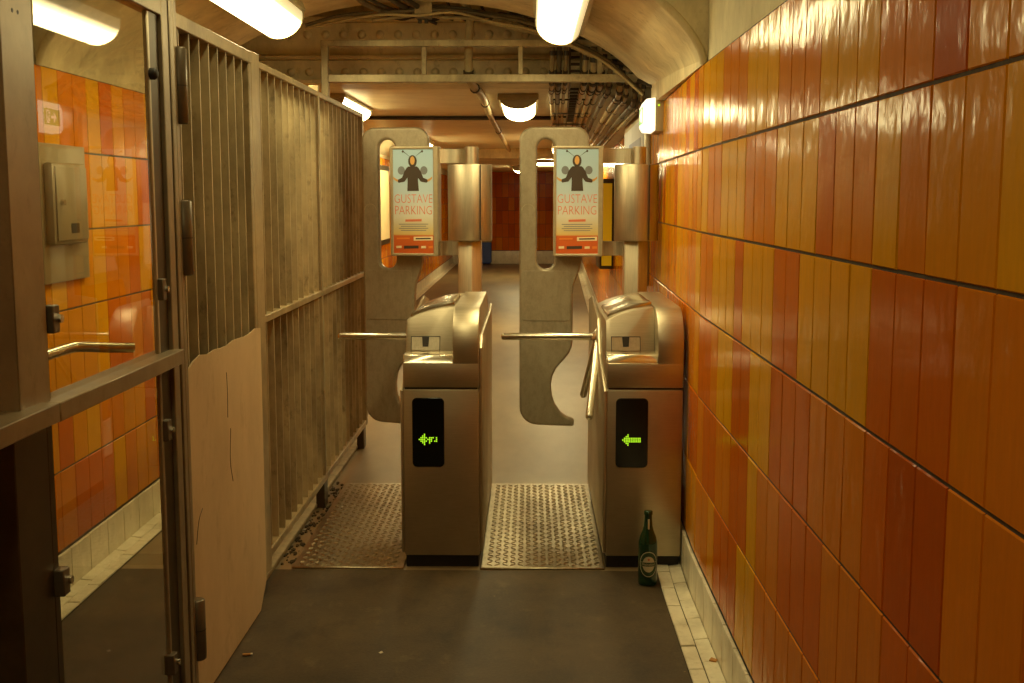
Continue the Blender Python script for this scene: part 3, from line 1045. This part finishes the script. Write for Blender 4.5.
fb('post', (-0.035, 3.985, 0.085), (0.028, 4.105, 1.925))
fb('post_foot', (-0.025, 4.0, 0.0), (0.01, 4.09, 0.09), 'dark_bronze')
fb('top_rail', (-0.025, 4.105, 1.880), (0.022, 6.66, 1.905))
fb('middle_rail', (-0.02, 4.105, 0.985), (0.024, 6.66, 1.012))
fb('bottom_rail', (-0.025, 4.105, 0.118), (0.022, 6.66, 0.150))
fb('end_post', (-0.03, 6.62, 0.118), (0.024, 6.67, 1.905))
for y in (5.24, 6.52):
    fb('foot', (-0.02, y, 0.0), (0.02, y + 0.09, 0.12), 'dark_bronze')
fb('intermediate_post', (-0.02, 5.26, 0.15), (0.024, 5.285, 1.93))
sm_ = MB().box((-0.020, -0.004, 0.145), (0.016, 0.004, 1.885)).mesh('slat', 'fence')
y = 4.17
while y < 6.6:
    if abs(y - 5.27) > 0.03:
        o = link('slat', sm_, f)
        o.location = (0, y - 4.1, 0)
    y += 0.1165

# ------------------------------------------------------------------ barred service gate with sheet
g = thing('barred_gate', 'barred steel gate with a scuffed beige sheet over its lower half', 'gate', (-0.95, 3.06, 0))


def gb(name, a, b, mat='fence_edge', bev=0.003, parent=None):
    return MB().box((a[0], a[1] - 3.06, a[2]), (b[0], b[1] - 3.06, b[2])).obj(name, mat, parent or g, bevel=bev, seg=1)


gb('top_rail', (-0.03, 3.08, 1.878), (0.014, 3.97, 1.918))
gb('stile', (-0.03, 3.065, 0.04), (0.014, 3.10, 1.918))
gb('stile', (-0.03, 3.94, 0.09), (0.010, 3.975, 1.918))
gb('bottom_rail', (-0.03, 3.10, 0.06), (0.0, 3.94, 0.10))
gb('backing_sheet', (-0.048, 3.09, 0.1), (-0.040, 3.95, 1.885), 'fence', 0)
bmh = MB().box((-0.026, -0.004, 0.1), (0.008, 0.004, 1.88)).mesh('bar', 'fence')
for k in range(8):
    o = link('bar', bmh, g)
    o.location = (0, 3.165 + 0.0985 * k - 3.06, 0)
# torn-edged sheet
poly = [(3.075, 0.012), (3.86, 0.012), (3.955, 0.09), (3.965, 0.985)]
for k in range(1, 12):
    poly.append((3.965 - 0.88 * k / 12, 0.985 + random.uniform(-0.006, 0.008)))
poly += [(3.075, 0.955)]
sh = MB().prism([(p[0] - 3.06, p[1]) for p in poly], 0.016, 0.021, 0).obj('sheet', 'sheet', g)
sc = MB()
for pts in ([(3.50, 0.90), (3.505, 0.84), (3.50, 0.76)], [(3.53, 0.72), (3.515, 0.62), (3.54, 0.55)], [(3.13, 0.47), (3.16, 0.53), (3.20, 0.555)]):
    sc.tube([(0.0213, p[0] - 3.06, p[1]) for p in catmull([(a, b, 0) for a, b in pts], 4)], 0.0012, 4)
sc.obj('scratch', 'dark', sh)
for z0, z1 in ((1.62, 1.815), (1.228, 1.425), (0.175, 0.345)):
    h = MB().tube([(0.045, -0.022, z0), (0.045, -0.022, z0 + 0.004), (0.045, -0.022, z1 - 0.004), (0.045, -0.022, z1)], [0.017, 0.021, 0.021, 0.017], 16).obj('hinge', 'hinge', g, smooth=True)
    MB().tube([(0.045, -0.022, (z0 + z1) / 2 - 0.001), (0.045, -0.022, (z0 + z1) / 2 + 0.001)], 0.0214, 16).obj('hinge_joint', 'dark', h)
    MB().box((0.0, -0.02, z0 + 0.01), (0.045, -0.010, z1 - 0.01)).obj('hinge_leaf', 'hinge', h)

# ------------------------------------------------------------------ glazed door
GX = -0.90
gd = thing('glazed_door', 'glazed metal door with rail across the middle, nearest on the left', 'door', (GX, 2.1, 0))


def db_(name, a, b, mat='bronze', bev=0.002, parent=None):
    return MB().box((a[0] - GX, a[1] - 2.1, a[2]), (b[0] - GX, b[1] - 2.1, b[2])).obj(name, mat, parent or gd, bevel=bev, seg=1)


db_('post', (-0.96, 1.995, 1.05), (-0.895, 2.125, 2.02))
db_('post', (-0.96, 1.985, 0.0), (-0.905, 2.125, 1.045), 'dark_bronze')
for y in (2.045, 2.067):
    MB().tube([(0.004, y - 2.1, 1.752), (0.0055, y - 2.1, 1.752)], 0.004, 8).obj('post_hole', 'dark', gd)
db_('adjacent_rail', (-0.93, 1.3, 1.022), (-0.862, 2.085, 1.058))
db_('hinge_stile', (-0.93, 2.125, 0.0), (-0.905, 2.15, 1.93), 'dark_bronze')
db_('stile', (-0.914, 2.79, 0.02), (-0.900, 2.862, 1.885), 'dark_bronze')
db_('stile_edge', (-0.93, 2.862, 0.0), (-0.890, 2.888, 1.925))
db_('middle_rail', (-0.935, 2.105, 1.018), (-0.868, 2.875, 1.054))
db_('top_rail', (-0.93, 2.125, 1.868), (-0.892, 2.88, 1.925))
db_('bottom_rail', (-0.93, 2.125, 0.02), (-0.905, 2.79, 0.09), 'dark_bronze')
db_('glazing_bead', (-0.909, 2.778, 1.054), (-0.899, 2.792, 1.868), 'frame_paint')
db_('glazing_bead', (-0.909, 2.778, 0.09), (-0.899, 2.792, 1.018), 'bronze')
pane = db_('pane', (-0.909, 2.15, 1.054), (-0.903, 2.79, 1.868), 'glass', 0)
pane2 = db_('pane', (-0.909, 2.15, 0.09), (-0.903, 2.79, 1.018), 'glass', 0)
# clips and knob
kn = MB().lathe([(0.0, 0.0), (0.014, 0.0), (0.014, 0.012), (0.008, 0.018)], 12).obj('stop_knob', 'rubber', gd, smooth=True)
kn.matrix_basis = Matrix.Translation((0.0, 2.79 - 2.1, 1.722)) @ Matrix.Rotation(PI / 2, 4, 'Y')
for (y, z) in ((2.80, 1.21), (2.80, 0.862), (2.78, 0.27), (2.150, 1.205), (2.14, 0.70)):
    c = db_('glass_clip', (-0.912, y - 0.016, z - 0.026), (-0.886, y + 0.014, z + 0.026), 'hinge')
    MB().tube([(0.012, y - 2.1 + 0.01, z), (0.02, y - 2.1 + 0.01, z)], 0.008, 8).obj('clip_screw', 'chrome', c)
# push bar on the far side
pts = catmull([(-0.12, 0.02, 1.10), (-0.12, 0.25, 1.10), (-0.12, 0.42, 1.10), (-0.11, 0.47, 1.098), (-0.06, 0.52, 1.09), (-0.022, 0.56, 1.085)], 5)
MB().tube(pts, 0.012, 10).obj('push_bar', 'chrome', gd, smooth=True)
# jamb of narrow upright profiles between glazed door and barred gate
jm = thing('door_jamb', 'jamb of narrow upright metal profiles between glazed door and barred gate', 'door frame', (-0.92, 2.9, 0))
for k, (y0, y1, x1, mt_) in enumerate(((2.892, 2.915, -0.906, 'rubber'), (2.915, 2.940, -0.900, 'bronze'), (2.940, 2.958, -0.906, 'rubber'), (2.958, 2.985, -0.90, 'bronze'), (2.985, 3.003, -0.906, 'rubber'), (3.003, 3.03, -0.905, 'bronze'))):
    MB().box((-0.938 + 0.92, y0 - 2.9, 0.0), (x1 + 0.92, y1 - 2.9, 1.93)).obj('profile', mt_, jm, bevel=0.002, seg=1)

# ------------------------------------------------------------------ gantry rail frame under the vault
ga = thing('rail_frame', 'galvanised rail frame spanning the corridor above the gates', 'frame', (-1.046, 5.95, 1.8))


def gx(name, x0, x1, z0, z1, dy=0.02):
    MB().box((x0 + 1.046, -dy, z0 - 1.8), (x1 + 1.046, dy, z1 - 1.8)).obj(name, 'rail', ga, bevel=0.002, seg=1)


gx('post', -1.050, -1.015, 1.70, 2.215)
gx('top_rail', -1.015, 0.36, 2.183, 2.215)
gx('bottom_rail', -1.015, 0.638, 2.008, 2.046)
for x in (-0.545, -0.06):
    gx('upright', x, x + 0.024, 2.046, 2.183, 0.012)
gx('upright', 0.336, 0.36, 2.046, 2.183, 0.012)
MB().box((0.615 + 1.046, -0.03, 1.90 - 1.8), (0.640 + 1.046, 0.03, 2.05 - 1.8)).obj('wall_bracket', 'rail', ga, bevel=0.002, seg=1)


# ------------------------------------------------------------------ pipes, conduits and cables
def pipe(name, pts, r, mat, label, cat, group=None, n=8, clips=0, sub=5):
    c = catmull(pts, sub)
    o = MB().tube(c, r, n).obj(name, mat, None, smooth=True)
    tag(o, label, cat, group)
    if clips:
        step = max(1, len(c) // (clips + 1))
        for i in range(step, len(c) - 1, step):
            d_ = (c[min(i + 1, len(c) - 1)] - c[i - 1]).normalized() * 0.012
            MB().tube([c[i] - d_, c[i] + d_], r * 1.28, n).obj('clip', 'cable_dark', o)
    return o


# big pipe dropping behind the rail frame then running down the corridor
pipe('pipe', [(-0.37, 6.02, 2.60), (-0.365, 6.02, 2.48), (-0.325, 6.03, 2.40), (-0.305, 6.04, 2.33), (-0.315, 6.08, 2.24), (-0.318, 6.12, 2.12), (-0.318, 6.16, 2.05), (-0.30, 6.42, 2.022), (-0.285, 6.9, 2.03), (-0.30, 9.0, 2.045), (-0.29, 11.5, 2.045), (-0.27, 15.3, 2.045)],
     0.022, 'conduit', 'pale pipe dropping behind the rail frame and running along the flat ceiling', 'pipe', None, 10, 7)
# cables following the rear edge of the vault
for k in range(5):
    dz = -0.015 + 0.016 * (k % 4) + random.uniform(-0.004, 0.004)
    yy = YV1 + 0.03 + 0.028 * k
    x0 = -1.12 if k < 2 else random.uniform(-0.85, -0.6)
    x1 = 0.56 if k < 2 else random.uniform(0.25, 0.5)
    pts = []
    for i in range(10):
        x = x0 + (x1 - x0) * i / 9
        pts.append((x, yy + random.uniform(-0.01, 0.01), min(vz(x), 2.385) - 0.035 + dz + random.uniform(-0.012, 0.012)))
    pipe('cable', pts, random.choice((0.007, 0.009, 0.011)), random.choice(('cable', 'conduit', 'cable')), 'grimy cable sweeping over the rail frame along the vault edge', 'cable', 'cables along the vault edge')
# cables along the crown of the vault
for k in range(4):
    x = -0.80 + 0.06 * k + random.uniform(-0.02, 0.02)
    z = vz(x) - 0.014
    pipe('cable', [(x, 4.3, z), (x + random.uniform(-0.02, 0.02), 5.0, z - 0.01), (x + random.uniform(-0.03, 0.03), 5.6, z - 0.008), (x + 0.05, 5.95, z + 0.0), (x + 0.10, 6.2, z + 0.02), (x + 0.12, 6.5, 2.46)], random.choice((0.010, 0.014)), random.choice(('cable', 'cable_dark')),
         'grimy cable hanging along the crown of the vault', 'cable', 'cables on the vault crown', 8, 2)
# loops of cable around the box
for k in range(9):
    x = -0.78 + 0.085 * k
    pipe('cable', [(x, 6.0, 2.46), (x + 0.04, 6.10, 2.385 + random.uniform(-0.02, 0.02)), (x + 0.12, 6.12, 2.345 + random.uniform(-0.03, 0.03)), (x + 0.2, 6.10, 2.37 + random.uniform(-0.03, 0.02)), (x + 0.3, 6.12, 2.33 + random.uniform(-0.02, 0.04))], 0.008, 'cable_dark',
         'thin dark cable sagging from the vault crown near the junction box', 'cable', 'sagging dark cables')
jb = thing('junction_box', 'small grey junction box among the cables at the vault crown', 'box', (-0.53, 5.93, 2.315))
MB().box((-0.04, -0.03, 0.0), (0.04, 0.03, 0.085)).obj('body', 'cable', jb, bevel=0.004)
MB().box((-0.043, -0.036, 0.012), (0.043, -0.03, 0.088)).obj('cover', 'conduit', jb, bevel=0.002, seg=1)
for x in (-0.02, 0.012):
    MB().tube([(x, 0, -0.02), (x, 0, 0.0)], 0.010, 8).obj('gland', 'cable_dark', jb)
# conduits bending down behind the frame and running along the right side of the flat ceiling
cond = [(0.10, 0.012), (0.135, 0.014), (0.17, 0.010), (0.27, 0.013), (0.315, 0.018), (0.355, 0.016), (0.40, 0.014), (0.455, 0.016), (0.49, 0.011), (0.535, 0.013), (0.57, 0.010)]
for k, (x, r) in enumerate(cond):
    dx = 0.024 * 8
    zc = 2.025 if x < 0.36 else 2.025 - (x - 0.36) * 0.5
    top = min(vz(x - 0.12), 2.30) - 0.01
    pts = [(x - 0.20, 6.00 + 0.02 * (k % 3), top + 0.01), (x - 0.06, 6.06, top - 0.005), (x + 0.01, 6.10, top - 0.06), (x + 0.012, 6.14, zc + 0.05), (x + 0.014, 6.28, zc - 0.012), (x + 0.02, 6.7, zc - 0.012), (x + 0.06, 8.5, zc), (x + 0.12, 11.0, zc), (x + 0.2, 15.2, zc)]
    pipe('conduit', pts, r, random.choice(('conduit', 'cable', 'conduit')), 'pale conduit bending down behind the rail frame, then along the right ceiling edge', 'conduit', 'conduits along the right ceiling edge', 8, 12)
# cable ladder
ld = thing('cable_ladder', 'dark ladder-shaped cable tray running back from the rail frame', 'cable tray', (0.235, 6.2, 2.02))
MB().tube(catmull([(-0.028, -0.02, 0.22), (-0.028, 0.0, 0.05), (-0.02, 0.3, 0.0), (0.06, 3.5, 0.0)], 5), 0.006, 6).obj('side_rail', 'cable', ld)
MB().tube(catmull([(0.028, -0.02, 0.22), (0.028, 0.0, 0.05), (0.036, 0.3, 0.0), (0.116, 3.5, 0.0)], 5), 0.006, 6).obj('side_rail', 'cable', ld)
for k in range(5):
    MB().box((-0.028, -0.022, 0.06 + 0.035 * k), (0.028, -0.012, 0.074 + 0.035 * k)).obj('rung', 'cable_dark', ld)
for k in range(14):
    y_ = 0.25 + 0.2 * k
    x_ = 0.025 * (y_ - 0.3)
    MB().box((x_ - 0.024, y_, -0.008), (x_ + 0.034, y_ + 0.03, 0.006)).obj('rung', 'cable_dark', ld)
# hanging brackets across the conduits
for k in range(6):
    y = 7.0 + 1.15 * k
    o = MB().box((0.10 + 0.024 * (y - 6), y, 2.005), (0.36 + 0.024 * (y - 6), y + 0.025, 2.014)).obj('conduit_bracket', 'cable_dark')
    tag(o, 'flat steel bracket holding the conduits under the flat ceiling', 'bracket', 'conduit brackets')
pipe('conduit', [(-1.45, 9.33, 2.06), (-0.6, 9.33, 2.055), (0.2, 9.33, 2.055)], 0.012, 'cable_dark', 'thin dark conduit crossing the flat ceiling from side to side', 'conduit')
# cable from the wall top to the exit sign
pipe('cable', [(0.50, 5.98, 2.03), (0.57, 5.9, 2.0), (0.612, 5.8, 1.96), (0.615, 5.72, 1.905)], 0.010, 'cable_dark', 'short dark cable running down to the lit exit sign', 'cable')

# ------------------------------------------------------------------ lit exit sign on the right wall
es = thing('exit_sign', 'lit emergency exit sign box high on the orange tiled wall', 'sign', (xr(5.75), 5.60, 1.745), -math.atan(BEND))
MB().box((-0.042, 0.0, 0.0), (-0.001, 0.30, 0.162)).obj('housing', 'sign_body', es, bevel=0.004)
df = MB().prism([(-0.042, 0.004), (-0.042, 0.158), (-0.085, 0.152), (-0.098, 0.125), (-0.098, 0.030), (-0.085, 0.008)], 0.006, 0.294, 1).obj('diffuser', 'sign_lit', es, bevel=0.003)
MB().box((-0.1005, 0.05, 0.040), (-0.0982, 0.25, 0.118)).obj('pictogram_panel', 'sign_green', df)
pg = MB()
pg.prism([(0.20, 0.079), (0.17, 0.104), (0.17, 0.086), (0.135, 0.086), (0.135, 0.072), (0.17, 0.072), (0.17, 0.054)], -0.1022, -0.1004, 0)
pg.prism([(0.115, 0.048), (0.075, 0.048), (0.075, 0.110), (0.115, 0.110), (0.115, 0.104), (0.082, 0.104), (0.082, 0.054), (0.115, 0.054)], -0.1022, -0.1004, 0)
pg.prism(arc(0.110, 0.098, 0.006, 0, 330, 8), -0.1022, -0.1004, 0)
pg.prism([(0.106, 0.090), (0.094, 0.070), (0.088, 0.056), (0.094, 0.054), (0.102, 0.066), (0.112, 0.056), (0.118, 0.058), (0.108, 0.074), (0.114, 0.088)], -0.1022, -0.1004, 0)
pg.obj('pictogram', 'sign_lit', df)
MB().box((-0.030, -0.002, 0.118), (-0.022, 0.001, 0.126)).obj('status_light', 'led', es)

# ------------------------------------------------------------------ notices on the walls
pf = thing('wall_poster', 'large framed pale blue poster on the right wall behind the exit sign', 'poster', (xr(7.35), 7.35, 0.95), -math.atan(BEND))
MB().box((-0.03, -1.0, 0.0), (-0.0, 1.0, 0.98)).obj('frame', 'frame_paint', pf, bevel=0.006)
MB().box((-0.034, -0.93, 0.06), (-0.030, 0.93, 0.92)).obj('sheet', 'paper', pf)
MB().box((-0.036, -0.70, 0.45), (-0.034, 0.35, 0.82)).obj('print', 'paper_blue', pf)
yn = thing('notice_case', 'narrow upright yellow notice case in a dark frame on the right wall', 'notice', (xr(10.4), 10.4, 0.80), 0)
MB().box((-0.125, -0.02, 0.0), (0.0, 0.6, 0.80)).obj('frame', 'dark_bronze', yn, bevel=0.005)
MB().box((-0.108, -0.028, 0.03), (-0.020, -0.02, 0.76)).obj('panel', 'yellow', yn)
for lab, y, ln, z0, z1, mt_ in (('cream notice board on the left wall seen through the gate slot', 13.2, 1.2, 0.9, 1.8, 'paper_cream'),
                                ('pale blue notice on the left wall far down the corridor', 20.5, 1.6, 0.95, 1.75, 'paper_blue')):
    nb = thing('notice_board', lab, 'notice', (XL, y, z0))
    MB().box((0.0, -ln / 2, 0.0), (0.04, ln / 2, z1 - z0)).obj('frame', 'dark_bronze', nb, bevel=0.006)
    MB().box((0.04, -ln / 2 + 0.06, 0.06), (0.044, ln / 2 - 0.06, z1 - z0 - 0.06)).obj('sheet', mt_, nb)

# electrical box on its backing plate, behind the glazed door
eb = thing('electrical_box', 'grey beige electrical box on a metal backplate, seen through the glazed door', 'box', (XL, 3.92, 1.13))
MB().box((0.0, 0.0, 0.0), (0.018, 0.49, 0.49)).obj('backplate', 'ebox', eb, bevel=0.003)
bx = MB().box((0.018, 0.10, 0.135), (0.052, 0.41, 0.425)).obj('case', 'ebox', eb, bevel=0.012)
MB().box((0.052, 0.115, 0.15), (0.058, 0.395, 0.41)).obj('door', 'ebox', bx, bevel=0.004)
MB().tube([(0.058, 0.15, 0.285), (0.072, 0.15, 0.285)], 0.011, 10).obj('latch', 'chrome', bx)
MB().box((0.058, 0.23, 0.175), (0.060, 0.30, 0.21)).obj('plate', 'dark', bx)

# blue bin at the far end
bb = thing('waste_bin', 'blue bin standing against the far end wall', 'bin', (-1.0, 25.2, 0))
curve_plate('body', [rrect(-0.19, 0.02, 0.17, 0.50, 0.05)], 0.22, 0.02, 'blue', bb, XZ)
curve_plate('lid', [rrect(-0.20, 0.48, 0.18, 0.54, 0.02)], 0.25, 0.015, 'ebox', bb, XZ)

# ------------------------------------------------------------------ beer bottle
bt_ = thing('beer_bottle', 'dark green glass beer bottle standing at the foot of the right turnstile', 'bottle', (0.441, 4.195, 0))
prof = [(0.030, 0.0), (0.0345, 0.004), (0.0355, 0.012), (0.0355, 0.150), (0.0345, 0.165), (0.029, 0.185), (0.021, 0.205), (0.0165, 0.222), (0.0145, 0.245), (0.0138, 0.262), (0.0138, 0.266), (0.0158, 0.267), (0.0158, 0.279), (0.0135, 0.281)]
MB().lathe(prof, 28).obj('glass', 'bottle', bt_, smooth=True)


def wrap(name, poly, mat, lay):
    """polygon in (s, z), s = arc length around the front (-Y side), wrapped on the cylinder"""
    R_ = 0.0356 + lay * 0.0004
    sub = []
    for q_, p_ in enumerate(poly):
        n2 = poly[(q_ + 1) % len(poly)]
        m_ = max(1, int(math.hypot(n2[0] - p_[0], n2[1] - p_[1]) / 0.003))
        sub += [(p_[0] + (n2[0] - p_[0]) * h_ / m_, p_[1] + (n2[1] - p_[1]) * h_ / m_) for h_ in range(m_)]
    poly = sub
    cs, cz = sum(p[0] for p in poly) / len(poly), sum(p[1] for p in poly) / len(poly)
    rings = 8
    vs = []
    for q in range(1, rings + 1):
        for (s, z) in poly:
            ss, zz = cs + (s - cs) * q / rings, cz + (z - cz) * q / rings
            a = ss / R_
            vs.append((R_ * math.sin(a), -R_ * math.cos(a), zz))
    a = cs / R_
    vs.append((R_ * math.sin(a), -R_ * math.cos(a), cz))
    n_ = len(poly)
    fs = [(len(vs) - 1, i, (i + 1) % n_) for i in range(n_)]
    for q in range(rings - 1):
        for i in range(n_):
            fs.append((q * n_ + i, (q + 1) * n_ + i, (q + 1) * n_ + (i + 1) % n_, q * n_ + (i + 1) % n_))
    return MB().add(vs, fs).obj(name, mat, lab_parent, smooth=True)


lab_parent = bt_
lb = wrap('label', arc(0, 0.086, 0.036, 0, 352, 32, 0.048), 'label_white', 1)
lab_parent = lb
wrap('label_ring', arc(0, 0.086, 0.0335, 0, 352, 32, 0.045), 'label_green', 2)
wrap('label_centre', arc(0, 0.086, 0.0235, 0, 352, 32, 0.030), 'label_white', 3)
wrap('label_band', [(-0.0335, 0.0775), (0.0335, 0.0775), (0.0335, 0.0945), (-0.0335, 0.0945)], 'label_white', 4)
wrap('label_band', [(-0.0325, 0.0787), (0.0325, 0.0787), (0.0325, 0.0933), (-0.0325, 0.0933)], 'label_green', 5)
st = []
for k in range(10):
    r = 0.0058 if k % 2 == 0 else 0.0024
    a = PI / 2 + k * PI / 5
    st.append((r * math.cos(a), 0.1045 + r * math.sin(a)))
wrap('label_star', st, 'label_red', 5)
tm = text_mesh('label_lettering', 'Heineken', 0.0150, 'label_white', lb, Matrix.Identity(4), 0.92, 0.0)
for v in tm.data.vertices:
    s, z = v.co.x, v.co.y + 0.0862
    R_ = 0.0356 + 0.0026
    v.co = (R_ * math.sin(s / R_), -R_ * math.cos(s / R_), z)

MB().prism([(-0.003, 0.215), (0.0035, 0.215), (0.0035, 0.252), (-0.003, 0.252)], -0.0196, -0.0150, 1).obj('neck_label', 'label_white', bt_)

# ------------------------------------------------------------------ litter
cb = thing('cigarette_butt', 'cigarette butt with orange filter on the floor near the barred gate', 'litter', (-0.885, 3.49, 0.0045), 0.2)
MB().tube([(-0.016, 0, 0), (0.008, 0, 0)], 0.0042, 8).obj('filter', 'butt_orange', cb, smooth=True)
MB().tube([(0.008, 0, 0), (0.014, 0.001, 0)], 0.0042, 8).obj('paper', 'butt_white', cb, smooth=True)
for (x, y, lab) in ((-0.47, 3.52, 'tiny cream paper scrap on the dark floor before the left turnstile'),):
    o = MB().prism([(x - 0.007, y), (x, y - 0.008), (x + 0.008, y), (x + 0.002, y + 0.012)], 0.0, 0.0015, 2).obj('paper_scrap', 'butt_white')
    tag(o, lab, 'litter')
lf = MB().prism([(0.555, 3.44), (0.575, 3.43), (0.582, 3.445), (0.566, 3.462)], 0.012, 0.016, 2).obj('dry_leaf', 'butt_orange')
tag(lf, 'small yellow scrap lying in the white tiled gutter', 'litter')
